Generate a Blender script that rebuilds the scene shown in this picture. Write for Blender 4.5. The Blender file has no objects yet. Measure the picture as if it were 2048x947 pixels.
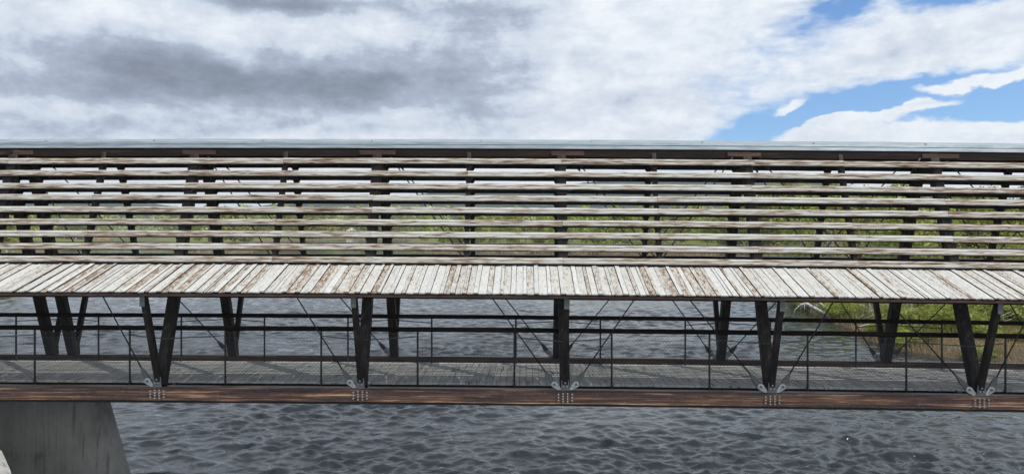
import bpy, math, random
import numpy as np
from mathutils import Vector, Matrix, noise as mnoise
R = math.radians
random.seed(7); rng = np.random.default_rng(11)
scn = bpy.context.scene
COL = scn.collection
CAMZ = 7.0
# ------------------------------------------------------------------ camera
cam = bpy.data.cameras.new('camera'); camo = bpy.data.objects.new('camera', cam); COL.objects.link(camo)
camo.location = (0, 0, CAMZ); camo.rotation_euler = (R(90), 0, 0)
cam.sensor_width = 36; cam.lens = 36*1500/2048; cam.shift_y = -10.5/2048
cam.clip_start = 0.2; cam.clip_end = 20000
scn.camera = camo
# ------------------------------------------------------------------ exposure
scn.view_settings.view_transform = 'Standard'; scn.view_settings.look = 'None'
scn.view_settings.exposure = 0.0; scn.view_settings.gamma = 1
scn.cycles.use_denoising = True
scn.cycles.sample_clamp_indirect = 3; scn.cycles.sample_clamp_direct = 5
scn.cycles.max_bounces = 6; scn.cycles.diffuse_bounces = 2; scn.cycles.glossy_bounces = 3
scn.cycles.transmission_bounces = 2; scn.cycles.volume_bounces = 0
scn.cycles.use_fast_gi = False
SUN_EL, SUN_AZ = R(52), R(116)      # azimuth clockwise from +Y (behind the camera, to the right)
# ------------------------------------------------------------------ node helpers
class NT:
    def __init__(s, tree): s.t = tree; s.n = tree.nodes; s.l = tree.links
    def new(s, typ, **kw):
        nd = s.n.new(typ)
        for k, v in kw.items(): setattr(nd, k, v)
        return nd
    def put(s, sock, v):
        if hasattr(v, 'is_linked') or isinstance(v, bpy.types.NodeSocket): s.l.new(v, sock)
        elif v is not None: sock.default_value = v
    def m(s, op, a, b=None, c=None, clamp=False):
        nd = s.new('ShaderNodeMath', operation=op); nd.use_clamp = clamp
        s.put(nd.inputs[0], a)
        if b is not None: s.put(nd.inputs[1], b)
        if c is not None: s.put(nd.inputs[2], c)
        return nd.outputs[0]
    def noise(s, vec, scale, detail=4, rough=.55, dist=0., lac=2.):
        nd = s.new('ShaderNodeTexNoise'); s.put(nd.inputs['Vector'], vec)
        nd.inputs['Scale'].default_value = scale; nd.inputs['Detail'].default_value = detail
        nd.inputs['Roughness'].default_value = rough; nd.inputs['Distortion'].default_value = dist
        nd.inputs['Lacunarity'].default_value = lac
        return nd
    def mapping(s, vec, scale=(1,1,1), loc=(0,0,0), rot=(0,0,0)):
        nd = s.new('ShaderNodeMapping'); s.put(nd.inputs['Vector'], vec)
        nd.inputs['Scale'].default_value = scale; nd.inputs['Location'].default_value = loc
        nd.inputs['Rotation'].default_value = rot
        return nd.outputs[0]
    def ramp(s, fac, stops):
        nd = s.new('ShaderNodeValToRGB'); s.put(nd.inputs[0], fac); e = nd.color_ramp.elements
        while len(e) > 1: e.remove(e[-1])
        e[0].position = stops[0][0]; e[0].color = c4(stops[0][1])
        for p, c in stops[1:]:
            x = e.new(p); x.color = c4(c)
        return nd.outputs[0]
    def mix(s, fac, a, b, mode='MIX'):
        nd = s.new('ShaderNodeMix', data_type='RGBA', blend_type=mode)
        s.put(nd.inputs[0], fac); s.put(nd.inputs[6], c4(a) if isinstance(a, tuple) else a)
        s.put(nd.inputs[7], c4(b) if isinstance(b, tuple) else b)
        return nd.outputs[2]
    def smooth(s, x, a, b):
        nd = s.new('ShaderNodeMapRange', interpolation_type='SMOOTHSTEP')
        s.put(nd.inputs[0], x); nd.inputs[1].default_value = a; nd.inputs[2].default_value = b
        return nd.outputs[0]
def c4(c): return tuple(c) if len(c) == 4 else (c[0], c[1], c[2], 1.0)
def srgb(r, g, b):
    f = lambda v: (v/255/12.92) if v/255 <= .04045 else ((v/255+.055)/1.055)**2.4
    return (f(r), f(g), f(b))
# ------------------------------------------------------------------ world
world = bpy.data.worlds.new('World'); scn.world = world; world.use_nodes = True
W = NT(world.node_tree); W.n.clear()
sky = W.new('ShaderNodeTexSky', sky_type='NISHITA'); sky.sun_disc = False
sky.sun_elevation = SUN_EL; sky.sun_rotation = SUN_AZ; sky.altitude = 300; sky.air_density = 1.0; sky.dust_density = .4; sky.ozone_density = 1.6
tc = W.new('ShaderNodeTexCoord'); D = tc.outputs['Generated']
sx = W.new('ShaderNodeSeparateXYZ'); W.l.new(D, sx.inputs[0])
dx, dy, dz = sx.outputs
# sky position in hundredths: U grows to the right, V upwards, both along the sky dome (azimuth, elevation)
az = W.m('ARCTAN2', dx, dy)
hyp = W.m('SQRT', W.m('ADD', W.m('MULTIPLY', dx, dx), W.m('MULTIPLY', dy, dy)))
el = W.m('ARCTAN2', dz, hyp)
strv = W.mapping(D, scale=(1, 1, 1.9))
warp = W.noise(strv, 2.6, 5, .6)
ws = W.new('ShaderNodeSeparateColor'); W.l.new(warp.outputs['Color'], ws.inputs[0])
warp2 = W.noise(strv, 11, 6, .62)
ws2 = W.new('ShaderNodeSeparateColor'); W.l.new(warp2.outputs['Color'], ws2.inputs[0])
def wob(base, c1, c2, a1, a2):
    x = W.m('MULTIPLY_ADD', W.m('SUBTRACT', c1, .5), a1, base)
    return W.m('MULTIPLY_ADD', W.m('SUBTRACT', c2, .5), a2, x)
U = wob(az, ws.outputs[0], ws2.outputs[0], .26, .07)
V = wob(el, ws.outputs[1], ws2.outputs[1], .09, .035)
def pxu(x): return math.atan((x-1024)/1500)
def pxv(x, y): return math.atan((463-y)/1500*math.cos(pxu(x)))
def blob(x, y, rx, ry, rot=0., UU=None, VV=None):
    u = W.m('SUBTRACT', UU or U, pxu(x)); v = W.m('SUBTRACT', VV or V, pxv(x, y))
    c, s_ = math.cos(R(rot)), math.sin(R(rot))
    a = W.m('ADD', W.m('MULTIPLY', u, c/(rx/1500)), W.m('MULTIPLY', v, s_/(rx/1500)))
    b = W.m('ADD', W.m('MULTIPLY', u, -s_/(ry/1500)), W.m('MULTIPLY', v, c/(ry/1500)))
    r2 = W.m('ADD', W.m('MULTIPLY', a, a), W.m('MULTIPLY', b, b))
    return W.m('POWER', 2.718, W.m('MULTIPLY', r2, -1.0))
def total(bl):
    t = None
    for w_, b in bl:
        x = W.m('MULTIPLY', b, w_); t = x if t is None else W.m('ADD', t, x)
    return t
dark = total([(1.0, blob(330,150,170,55,-8)), (1.05, blob(560,165,230,48,-8)), (1.0, blob(790,175,200,42,0)), (.55, blob(880,95,230,55,10)),
              (1.1, blob(560,5,170,22,0)), (.55, blob(760,0,200,22,0)), (.7, blob(990,30,130,36,0)), (.55, blob(1060,130,120,40,0)), (.5, blob(150,185,170,22,0)), (.6, blob(170,262,230,22,0)),
              (.45, blob(930,235,130,22,0)), (.28, blob(1290,208,110,16,0)), (.22, blob(1850,90,300,34,12)), (.6, blob(100,115,160,60,0)), (.35, blob(700,262,500,14,0)), (.3, blob(1180,235,150,25,0))])
blue = total([(1.25, blob(1520,272,170,22,10)), (1.2, blob(1770,226,200,31,12)), (1.35, blob(2010,203,230,36,6)), (.8, blob(2000,150,150,14,12)), (.9, blob(1690,15,60,34,30)), (.9, blob(1890,-12,90,26,0)), (.45, blob(1590,95,75,100,-25)), (.45, blob(1480,230,90,60,-25))])
white = total([(2.3, blob(1800,238,95,13,14)), (1.3, blob(1930,270,300,15,0)), (2.0, blob(1950,168,130,10,12)), (1.2, blob(1590,243,50,9,10)), (1.2, blob(1680,262,70,9,8))])
# the rest of the sky (outside the photograph): broken cloud from noise
nz = W.noise(strv, 1.7, 8, .58); nzf = nz.outputs['Fac']
fine = W.noise(strv, 7.5, 9, .62, .4).outputs['Fac']
fine2 = W.noise(W.mapping(D, scale=(1,1,3.4), loc=(3,1,2)), 22, 8, .6, .3).outputs['Fac']
gap = W.m('SUBTRACT', blue, W.m('MULTIPLY', white, 1.15))
fx = W.m('MULTIPLY_ADD', W.m('SUBTRACT', fine, .5), 2.0, W.m('MULTIPLY', W.m('SUBTRACT', fine2, .5), 1.0))
gapn = W.m('ADD', gap, W.m('MULTIPLY', fx, W.m('MULTIPLY_ADD', W.m('MINIMUM', blue, .6), 1.2, .05)))
front = W.smooth(dy, .2, .55)
cov_f = W.m('SUBTRACT', 1.0, W.smooth(gapn, .10, .80))
cov_b = W.smooth(W.m('ADD', nzf, W.m('MULTIPLY', fx, .12)), .36, .50)
cov = W.m('ADD', W.m('MULTIPLY', cov_f, front), W.m('MULTIPLY', cov_b, W.m('SUBTRACT', 1.0, front)), clamp=True)
shade = W.m('ADD', W.m('MULTIPLY', dark, .66), W.m('MULTIPLY_ADD', W.m('SUBTRACT', fine, .5), .85, W.m('MULTIPLY', W.m('SUBTRACT', fine2, .5), .6)))
shade = W.m('ADD', shade, W.m('MULTIPLY', W.smooth(az, .15, -.45), .10))
puff = W.noise(W.mapping(D, scale=(1,1,1.3), loc=(7,2,5)), 9, 10, .66, .1).outputs['Fac']
bil = W.m('ABSOLUTE', W.m('MULTIPLY_ADD', puff, 2., -1.))
shade = W.m('ADD', shade, W.m('MULTIPLY_ADD', bil, -.75, .11))
shade = W.m('ADD', W.m('MULTIPLY', shade, .56), W.m('MULTIPLY', W.smooth(shade, .30, .62), .10))
shade = W.m('ADD', shade, .045)
ccol = W.ramp(shade, [(0.0, srgb(243,248,254)), (.08, srgb(233,240,249)), (.17, srgb(220,228,240)), (.31, srgb(201,213,229)), (.49, srgb(172,184,203)), (.70, srgb(142,153,171)), (1.0, srgb(113,121,137))])
skyc = W.mix(1.0, sky.outputs[0], (.105*.82, .105*1.10, .105*1.42), 'MULTIPLY')
wcol = W.mix(cov, skyc, ccol)
bg = W.new('ShaderNodeBackground'); W.l.new(wcol, bg.inputs[0]); bg.inputs[1].default_value = 1.0
# the Nishita colour is already multiplied by its strength (about 0.1) above
wo = W.new('ShaderNodeOutputWorld'); W.l.new(bg.outputs[0], wo.inputs[0])
world.cycles.sampling_method = 'MANUAL'; world.cycles.sample_map_resolution = 512
# ------------------------------------------------------------------ sun
sl = bpy.data.lights.new('sun', 'SUN'); sl.energy = 3.8; sl.angle = R(.6); sl.color = (1, .955, .89)
so = bpy.data.objects.new('sun', sl); COL.objects.link(so)
sd = Vector((math.sin(SUN_AZ)*math.cos(SUN_EL), math.cos(SUN_AZ)*math.cos(SUN_EL), math.sin(SUN_EL)))
so.rotation_euler = sd.to_track_quat('Z', 'Y').to_euler(); so.location = sd*60
# ------------------------------------------------------------------ materials
def mat(name):
    m = bpy.data.materials.new(name); m.use_nodes = True
    t = NT(m.node_tree); t.n.clear()
    b = t.new('ShaderNodeBsdfPrincipled'); o = t.new('ShaderNodeOutputMaterial'); t.l.new(b.outputs[0], o.inputs[0])
    return m, t, b
def wood(name, axis, stops, scale=1., rough=.75, bump=.4, spread=.5, fleck=None, spec=.3, along=1.3, across=26, w2=.45, brown=0.):
    """weathered timber, grain along the given axis; stops = colour ramp from bare/dark to light"""
    m, t, b = mat(name)
    tcn = t.new('ShaderNodeTexCoord'); geo = t.new('ShaderNodeNewGeometry')
    off = t.new('ShaderNodeCombineXYZ'); rnd = geo.outputs['Random Per Island']
    for i, k in enumerate((37., 53., 71.)): t.l.new(t.m('MULTIPLY', rnd, k), off.inputs[i])
    va = t.new('ShaderNodeVectorMath', operation='ADD'); t.l.new(tcn.outputs['Object'], va.inputs[0]); t.l.new(off.outputs[0], va.inputs[1])
    sc = [across, across, across]; sc['xyz'.index(axis)] = along
    v = t.mapping(va.outputs[0], scale=tuple(x*scale for x in sc))
    n1 = t.noise(v, 1., 6, .62, .6).outputs['Fac']
    sc2 = [7+8*(brown > 0)]*3; sc2['xyz'.index(axis)] = .7-.35*(brown > 0)
    n2 = t.noise(t.mapping(va.outputs[0], scale=tuple(sc2), loc=(5, 3, 1)), 1., 3, .5).outputs['Fac']
    sc3 = [90, 90, 90]; sc3['xyz'.index(axis)] = 5
    n3 = t.noise(t.mapping(va.outputs[0], scale=tuple(sc3)), 1., 3, .6).outputs['Fac']
    f = t.m('ADD', t.m('MULTIPLY', n1, 1-w2), t.m('MULTIPLY', n2, w2))
    f = t.m('ADD', f, t.m('MULTIPLY', t.m('SUBTRACT', n3, .5), .22))
    f = t.m('ADD', f, t.m('MULTIPLY', t.m('SUBTRACT', rnd, .5), spread*.25))
    if brown: f = t.m('SUBTRACT', f, t.m('MULTIPLY', t.smooth(rnd, 1-brown, 1-brown+.01), .12))
    col = t.ramp(f, stops)
    crack = t.smooth(n1, .335, .375)
    col = t.mix(t.m('SUBTRACT', 1., crack), col, (.018, .013, .010))
    if fleck:
        vf = t.noise(t.mapping(va.outputs[0], scale=(14,14,14)), 2.2, 3, .7).outputs['Fac']
        col = t.mix(t.smooth(vf, fleck[0], fleck[0]+.05), col, fleck[1])
    t.l.new(col, b.inputs['Base Color']); b.inputs['Roughness'].default_value = rough
    b.inputs['Specular IOR Level'].default_value = spec
    bp = t.new('ShaderNodeBump'); bp.inputs['Strength'].default_value = bump; bp.inputs['Distance'].default_value = .01
    t.l.new(t.m('ADD', n1, t.m('MULTIPLY', n3, .5)), bp.inputs['Height']); t.l.new(bp.outputs[0], b.inputs['Normal'])
    return m
peel = [(.28, (.09,.05,.035)), (.40, (.22,.13,.09)), (.45, (.42,.34,.28)), (.53, (.58,.55,.50)), (.70, (.66,.66,.64))]
M = {}
M['slat'] = wood('peeling white slat timber', 'x', [(.30,(.07,.048,.034)), (.40,(.18,.12,.08)), (.46,(.32,.255,.195)), (.51,(.46,.43,.375)), (.60,(.56,.55,.515)), (.72,(.63,.63,.60))], bump=1., fleck=(.68,(.06,.045,.035)), spread=.25, along=2.2, across=30, w2=.3)
M['apron'] = wood('peeling white roof boards', 'y', [(.22,(.08,.045,.03)), (.35,(.19,.12,.075)), (.40,(.34,.285,.23)), (.445,(.43,.415,.375)), (.55,(.50,.50,.475)), (.72,(.58,.59,.57))], bump=.6, fleck=(.74,(.12,.08,.06)), spread=.9, across=46, along=.45, w2=.42, brown=.08)
M['beam'] = wood('oiled brown beam timber', 'x', [(.28,(.016,.013,.013)), (.43,(.036,.025,.022)), (.50,(.09,.045,.033)), (.565,(.17,.085,.05)), (.60,(.38,.21,.115)), (.67,(.58,.40,.26))], fleck=(.615,(.16,.145,.145)), bump=.5, rough=.38, spec=.5, spread=0, along=.55, across=34, w2=.3)
M['dark'] = wood('tarred dark timber', 'z', [(.30,(.009,.008,.007)), (.52,(.024,.019,.017)), (.64,(.065,.052,.045)), (.74,(.15,.13,.115))], bump=.7, rough=.6, spread=.2, along=1.5, across=24, spec=.25)
M['darkx'] = wood('tarred dark longitudinal timber', 'x', [(.30,(.010,.008,.007)), (.55,(.026,.019,.016)), (.72,(.06,.04,.03))], bump=.4, rough=.7, spread=.2, spec=.12)
M['rail'] = wood('brown black handrail timber', 'x', [(.30,(.008,.006,.006)), (.55,(.02,.014,.012)), (.72,(.05,.03,.022))], bump=.4, rough=.75, spread=.1, spec=.15)
M['deck'] = wood('weathered grey deck boards', 'y', [(.30,(.28,.28,.27)), (.5,(.47,.47,.45)), (.72,(.58,.575,.55))], bump=.5, rough=.85, spread=.6, across=16)
M['patch'] = wood('red brown splice timber', 'x', [(.30,(.03,.02,.016)), (.55,(.075,.042,.032)), (.72,(.15,.09,.07))], bump=.4)
def metal(name, base, rough, metallic=.7, var=.25, scale=9.):
    m, t, b = mat(name); tcn = t.new('ShaderNodeTexCoord')
    n = t.noise(tcn.outputs['Object'], scale, 6, .65).outputs['Fac']
    col = t.ramp(n, [(.3, tuple(x*(1-var) for x in base)), (.7, tuple(min(1, x*(1+var)) for x in base))])
    t.l.new(col, b.inputs['Base Color']); b.inputs['Metallic'].default_value = metallic
    t.l.new(t.m('MULTIPLY_ADD', n, .3, rough-.15), b.inputs['Roughness'])
    return m
M['galv'] = metal('galvanised plate', (.50,.51,.50), .55, .35, .45, 14.)
M['steel'] = metal('dull grey steel', (.16,.165,.17), .5, .4)
M['fork'] = metal('dull galvanised fork', (.11,.115,.11), .6, .4)
M['rod'] = metal('dark tension rod', (.035,.035,.035), .45, .5)
M['bolt'] = metal('bright bolt heads', (.44,.42,.40), .3, .6, .15)
M['wire'] = metal('galvanised wire', (.12,.125,.13), .5, .4)
M['post'] = metal('dark grey rail posts', (.035,.037,.04), .5, .3)
M['black'] = metal('black strip and shade board', (.012,.012,.012), .5, .3)
# ridge metal: standing zinc sheet with streaks and scratches
m, t, b = mat('grey zinc ridge sheet'); tcn = t.new('ShaderNodeTexCoord')
n = t.noise(t.mapping(tcn.outputs['Object'], scale=(1.2,14,14)), 1.4, 6, .65).outputs['Fac']
n2 = t.noise(t.mapping(tcn.outputs['Object'], scale=(5,30,30)), 1.4, 4, .7).outputs['Fac']
col = t.ramp(n, [(.3,(.20,.24,.26)), (.5,(.33,.38,.41)), (.7,(.45,.50,.53))])
col = t.mix(t.smooth(n2, .66, .72), col, (.78,.80,.80)); t.l.new(col, b.inputs['Base Color'])
b.inputs['Metallic'].default_value = .55; b.inputs['Roughness'].default_value = .42; M['zinc'] = m
# concrete
m, t, b = mat('stained concrete'); tcn = t.new('ShaderNodeTexCoord'); O = tcn.outputs['Object']
n = t.noise(O, 1.1, 7, .65).outputs['Fac']; st = t.noise(t.mapping(O, scale=(5,5,.22)), 1.4, 6, .7, .3).outputs['Fac']
sp = t.noise(t.mapping(O, scale=(9,9,3)), 4, 4, .7).outputs['Fac']
col = t.ramp(t.m('ADD', t.m('MULTIPLY', n, .6), t.m('MULTIPLY', st, .4)), [(.34,(.10,.10,.095)), (.42,(.22,.22,.205)), (.56,(.31,.305,.285)), (.72,(.42,.41,.375))])
col = t.mix(t.m('MULTIPLY', t.smooth(t.noise(t.mapping(O, scale=(9,9,.12)), 1.1, 5, .6, .2).outputs['Fac'], .60, .66), .45), col, (.05,.051,.05))
col = t.mix(t.smooth(sp, .72, .76), col, (.5,.5,.48)); t.l.new(col, b.inputs['Base Color']); b.inputs['Roughness'].default_value = .85
bp = t.new('ShaderNodeBump'); bp.inputs['Strength'].default_value = .5; bp.inputs['Distance'].default_value = .02
t.l.new(t.m('ADD', sp, n), bp.inputs['Height']); t.l.new(bp.outputs[0], b.inputs['Normal']); M['concrete'] = m
# water
m, t, b = mat('river water'); geo = t.new('ShaderNodeNewGeometry'); P = geo.outputs['Position']
ft = t.noise(t.mapping(P, scale=(1,1.25,1)), .9, 3, .5).outputs['Fac']
b.inputs['Base Color'].default_value = (.018,.023,.028,1); b.inputs['IOR'].default_value = 1.333
b.inputs['Specular IOR Level'].default_value = .5
n0 = t.noise(t.mapping(P, scale=(1,1.45,1), rot=(0,0,.2)), .95, 3, .5, 1.0).outputs['Fac']
n1 = t.noise(t.mapping(P, scale=(1,1.5,1), rot=(0,0,.25)), 2.6, 4, .6, 1.2).outputs['Fac']
n2 = t.noise(t.mapping(P, scale=(1,1.6,1), rot=(0,0,-.3)), 8, 4, .6, 1.0).outputs['Fac']
n3 = t.noise(t.mapping(P, scale=(1,1.6,1)), 24, 3, .6, .6).outputs['Fac']
cr = t.m('SUBTRACT', 1., t.m('ABSOLUTE', t.m('MULTIPLY_ADD', n1, 2., -1.)))
h_ = t.m('ADD', t.m('ADD', t.m('MULTIPLY', n0, .40), t.m('MULTIPLY', cr, .50)), t.m('ADD', t.m('MULTIPLY', n2, .30), t.m('MULTIPLY', n3, .07)))
b1 = t.new('ShaderNodeBump'); b1.inputs['Strength'].default_value = 1.; b1.inputs['Distance'].default_value = .002
t.l.new(h_, b1.inputs['Height']); t.l.new(b1.outputs[0], b.inputs['Normal'])
b.inputs['Roughness'].default_value = .06
foam = t.noise(t.mapping(P, scale=(1,1.8,1)), 11, 5, .7, .6).outputs['Fac']
fm = t.m('MULTIPLY', t.m('MULTIPLY', t.smooth(foam, .645, .69), .45), t.smooth(ft, .50, .60))
fd = t.new('ShaderNodeBsdfDiffuse'); fd.inputs[0].default_value = (.55,.58,.6,1)
ms = t.new('ShaderNodeMixShader'); t.l.new(fm, ms.inputs[0]); t.l.new(b.outputs[0], ms.inputs[1]); t.l.new(fd.outputs[0], ms.inputs[2])
t.l.new(ms.outputs[0], t.n['Material Output'].inputs[0]); M['water'] = m
# ground
m, t, b = mat('grassy bank ground'); geo = t.new('ShaderNodeNewGeometry'); P = geo.outputs['Position']
n = t.noise(P, .25, 8, .65).outputs['Fac']; n2 = t.noise(P, 3.2, 6, .7).outputs['Fac']
col = t.ramp(t.m('ADD', t.m('MULTIPLY', n, .6), t.m('MULTIPLY', n2, .4)), [(.34,(.075,.085,.025)), (.46,(.12,.14,.035)), (.56,(.17,.19,.05)), (.68,(.25,.22,.10))])
sxyz = t.new('ShaderNodeSeparateXYZ'); t.l.new(P, sxyz.inputs[0])
edge = t.smooth(t.m('ADD', sxyz.outputs[2], t.m('MULTIPLY', t.m('SUBTRACT', n2, .5), .9)), .95, .35)
col = t.mix(edge, col, (.16,.125,.075)); t.l.new(col, b.inputs['Base Color']); b.inputs['Roughness'].default_value = .95
b.inputs['Specular IOR Level'].default_value = .1
bp = t.new('ShaderNodeBump'); bp.inputs['Strength'].default_value = 1; bp.inputs['Distance'].default_value = .3
t.l.new(n2, bp.inputs['Height']); t.l.new(bp.outputs[0], b.inputs['Normal']); M['ground'] = m
# hills covered by forest
m, t, b = mat('forested hillside'); geo = t.new('ShaderNodeNewGeometry'); P = geo.outputs['Position']
n = t.noise(t.mapping(P, scale=(1,1,2)), .01, 10, .72).outputs['Fac']
col = t.ramp(n, [(.36,(.016,.028,.020)), (.5,(.028,.042,.026)), (.64,(.055,.07,.035))]); t.l.new(col, b.inputs['Base Color'])
b.inputs['Roughness'].default_value = 1; b.inputs['Specular IOR Level'].default_value = 0; M['hill'] = m
def leaves(name, dk, md, lt, trans=.45):
    m, t, b = mat(name); geo = t.new('ShaderNodeNewGeometry'); oi = t.new('ShaderNodeObjectInfo')
    f = t.m('ADD', t.m('MULTIPLY', geo.outputs['Random Per Island'], .75), t.m('MULTIPLY', oi.outputs['Random'], .25))
    col = t.ramp(f, [(0., dk), (.5, md), (1., lt)]); 
    hs = t.new('ShaderNodeHueSaturation'); t.l.new(col, hs.inputs['Color'])
    t.l.new(t.m('MULTIPLY_ADD', oi.outputs['Random'], .05, .475), hs.inputs['Hue']); t.l.new(t.m('MULTIPLY_ADD', oi.outputs['Random'], .6, 1.12), hs.inputs['Value'])
    t.l.new(hs.outputs[0], b.inputs['Base Color']); b.inputs['Roughness'].default_value = .6; b.inputs['Specular IOR Level'].default_value = .25
    tr = t.new('ShaderNodeBsdfTranslucent'); t.l.new(hs.outputs[0], tr.inputs[0])
    mx = t.new('ShaderNodeMixShader'); mx.inputs[0].default_value = trans
    t.l.new(b.outputs[0], mx.inputs[1]); t.l.new(tr.outputs[0], mx.inputs[2]); t.l.new(mx.outputs[0], t.n['Material Output'].inputs[0])
    return m
M['birchleaf'] = leaves('fresh birch leaves', (.12,.145,.026), (.215,.245,.05), (.34,.355,.095))
M['willowleaf'] = leaves('yellow green willow leaves', (.11,.125,.028), (.21,.22,.055), (.31,.31,.10))
M['spruceleaf'] = leaves('dark spruce needles', (.018,.035,.014), (.035,.06,.02), (.07,.10,.03), .1)
M['twig'] = leaves('grey bare twigs and buds', (.10,.085,.06), (.16,.14,.08), (.20,.21,.08), .1)
M['grass'] = leaves('river bank grass', (.055,.075,.015), (.105,.125,.028), (.20,.17,.075), .3)
M['reed'] = leaves('dry yellow reeds', (.28,.22,.11), (.42,.34,.18), (.55,.46,.28), .2)
M['forest'] = leaves('mixed forest leaves', (.09,.105,.03), (.19,.205,.055), (.31,.32,.10), .25)
m, t, b = mat('birch bark'); tcn = t.new('ShaderNodeTexCoord')
n = t.noise(t.mapping(tcn.outputs['Object'], scale=(3,3,9)), 2.4, 5, .7).outputs['Fac']
t.l.new(t.ramp(n, [(.40,(.05,.045,.04)), (.48,(.38,.36,.33)), (.6,(.62,.60,.56))]), b.inputs['Base Color']); b.inputs['Roughness'].default_value = .8; M['birchbark'] = m
m, t, b = mat('brown bark'); tcn = t.new('ShaderNodeTexCoord')
n = t.noise(t.mapping(tcn.outputs['Object'], scale=(12,12,3)), 2.4, 5, .7).outputs['Fac']
t.l.new(t.ramp(n, [(.35,(.03,.022,.016)), (.65,(.13,.10,.075))]), b.inputs['Base Color']); b.inputs['Roughness'].default_value = .9; M['bark'] = m
m, t, b = mat('stones'); tcn = t.new('ShaderNodeTexCoord')
n = t.noise(tcn.outputs['Object'], 6, 5, .7).outputs['Fac']
t.l.new(t.ramp(n, [(.35,(.12,.11,.10)), (.65,(.34,.33,.31))]), b.inputs['Base Color']); b.inputs['Roughness'].default_value = .9; M['stone'] = m
m, t, b = mat('white painted house wall'); b.inputs['Base Color'].default_value = (.78,.77,.73,1); M['housewall'] = m
m, t, b = mat('grey house roof'); b.inputs['Base Color'].default_value = (.16,.14,.13,1); M['houseroof'] = m
m, t, b = mat('dark window glass'); b.inputs['Base Color'].default_value = (.03,.035,.04,1); b.inputs['Roughness'].default_value = .1; M['glass'] = m
# ------------------------------------------------------------------ mesh helpers
class MB:
    def __init__(s): s.v = []; s.f = []; s.mi = []; s.m2 = None
    def add(s, vs, fs):
        o = len(s.v); s.v += [tuple(v) for v in vs]; s.f += [tuple(i+o for i in f) for f in fs]
    def prism(s, prof, s0, s1, n=1, jit=0., camb=True, back=None):
        """profile [(t,h)...] swept along the bridge from s0 to s1 with n pieces"""
        k = len(prof); vs = []; fs = []
        for i in range(n+1):
            x = s0+(s1-s0)*i/n
            jt, jh = (random.gauss(0, jit), random.gauss(0, jit)) if jit else (0, 0)
            for (a, c) in prof: vs.append((x, a+jt, c+jh+(zc(x) if camb else 0)))
        for i in range(n):
            for j in range(k):
                j2 = (j+1) % k; fs.append((i*k+j, i*k+j2, (i+1)*k+j2, (i+1)*k+j))
                if back and j in back: s.mi.append(len(s.f)+len(fs)-1)
        fs.append(tuple(range(k-1, -1, -1))); fs.append(tuple(n*k+j for j in range(k)))
        s.add(vs, fs)
    def box(s, x0, x1, y0, y1, z0, z1):
        s.add([(x0,y0,z0),(x1,y0,z0),(x1,y1,z0),(x0,y1,z0),(x0,y0,z1),(x1,y0,z1),(x1,y1,z1),(x0,y1,z1)],
              [(0,3,2,1),(4,5,6,7),(0,1,5,4),(1,2,6,5),(2,3,7,6),(3,0,4,7)])
    def bar(s, p, q, w, d, side=(1,0,0), w2=None, d2=None, bev=0.):
        """rectangular bar from p to q; w along 'side', d across"""
        p = Vector(p); q = Vector(q); ax = (q-p).normalized(); sd_ = Vector(side); sd_ = (sd_-ax*sd_.dot(ax)).normalized(); up = ax.cross(sd_)
        w2 = w2 or w; d2 = d2 or d; vs = []
        b = bev or min(w, d)*.08
        def ring(c, ww, dd):
            a, e = ww/2, dd/2
            return [c+sd_*x+up*y for x, y in ((-a+b,-e),(a-b,-e),(a,-e+b),(a,e-b),(a-b,e),(-a+b,e),(-a,e-b),(-a,-e+b))]
        vs = ring(p, w, d)+ring(q, w2, d2)
        fs = [(j, (j+1) % 8, 8+(j+1) % 8, 8+j) for j in range(8)]+[tuple(range(7,-1,-1)), tuple(range(8,16))]
        s.add(vs, fs)
    def tube(s, pts, rad, n=8, cap=True):
        pts = [Vector(p) for p in pts]; rad = rad if isinstance(rad, (list, tuple)) else [rad]*len(pts)
        rings = []; ref = Vector((0,0,1))
        vs = []; fs = []
        for i, p in enumerate(pts):
            ax = (pts[min(i+1, len(pts)-1)]-pts[max(i-1, 0)]).normalized()
            r_ = ref if abs(ax.dot(ref)) < .95 else Vector((1,0,0))
            a = ax.cross(r_).normalized(); b = ax.cross(a)
            for j in range(n):
                an = 2*math.pi*j/n; vs.append(p+(a*math.cos(an)+b*math.sin(an))*rad[i])
        for i in range(len(pts)-1):
            for j in range(n): fs.append((i*n+j, i*n+(j+1) % n, (i+1)*n+(j+1) % n, (i+1)*n+j))
        if cap: fs.append(tuple(range(n-1,-1,-1))); fs.append(tuple((len(pts)-1)*n+j for j in range(n)))
        s.add(vs, fs)
    def plate(s, outline, y0, y1):
        """outline in (x,z), thickness y0..y1"""
        k = len(outline); vs = [(x, y0, z) for x, z in outline]+[(x, y1, z) for x, z in outline]
        fs = [tuple(range(k)), tuple(range(2*k-1, k-1, -1))]+[(j, k+j, k+(j+1) % k, (j+1) % k) for j in range(k)]
        s.add(vs, fs)
    def mesh(s, name, m, smooth=False):
        me = bpy.data.meshes.new(name); me.from_pydata(s.v, [], s.f); me.materials.append(m); me.update()
        if s.m2:
            me.materials.append(s.m2)
            for i_ in s.mi: me.polygons[i_].material_index = 1
        import bmesh
        bm = bmesh.new(); bm.from_mesh(me); bmesh.ops.recalc_face_normals(bm, faces=bm.faces); bm.to_mesh(me); bm.free()
        if smooth: me.polygons.foreach_set('use_smooth', [True]*len(me.polygons))
        return me
    def build(s, name, m, parent=None, loc=(0,0,0), smooth=False):
        return link(name, s.mesh(name, m, smooth), parent, loc)
def link(name, me, parent=None, loc=(0,0,0)):
    o = bpy.data.objects.new(name, me); COL.objects.link(o); o.parent = parent; o.location = loc; return o
def tag(o, label=None, cat=None, group=None, kind=None):
    if label: o['label'] = label
    if cat: o['category'] = cat
    if group: o['group'] = group
    if kind: o['kind'] = kind
    return o
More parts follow.
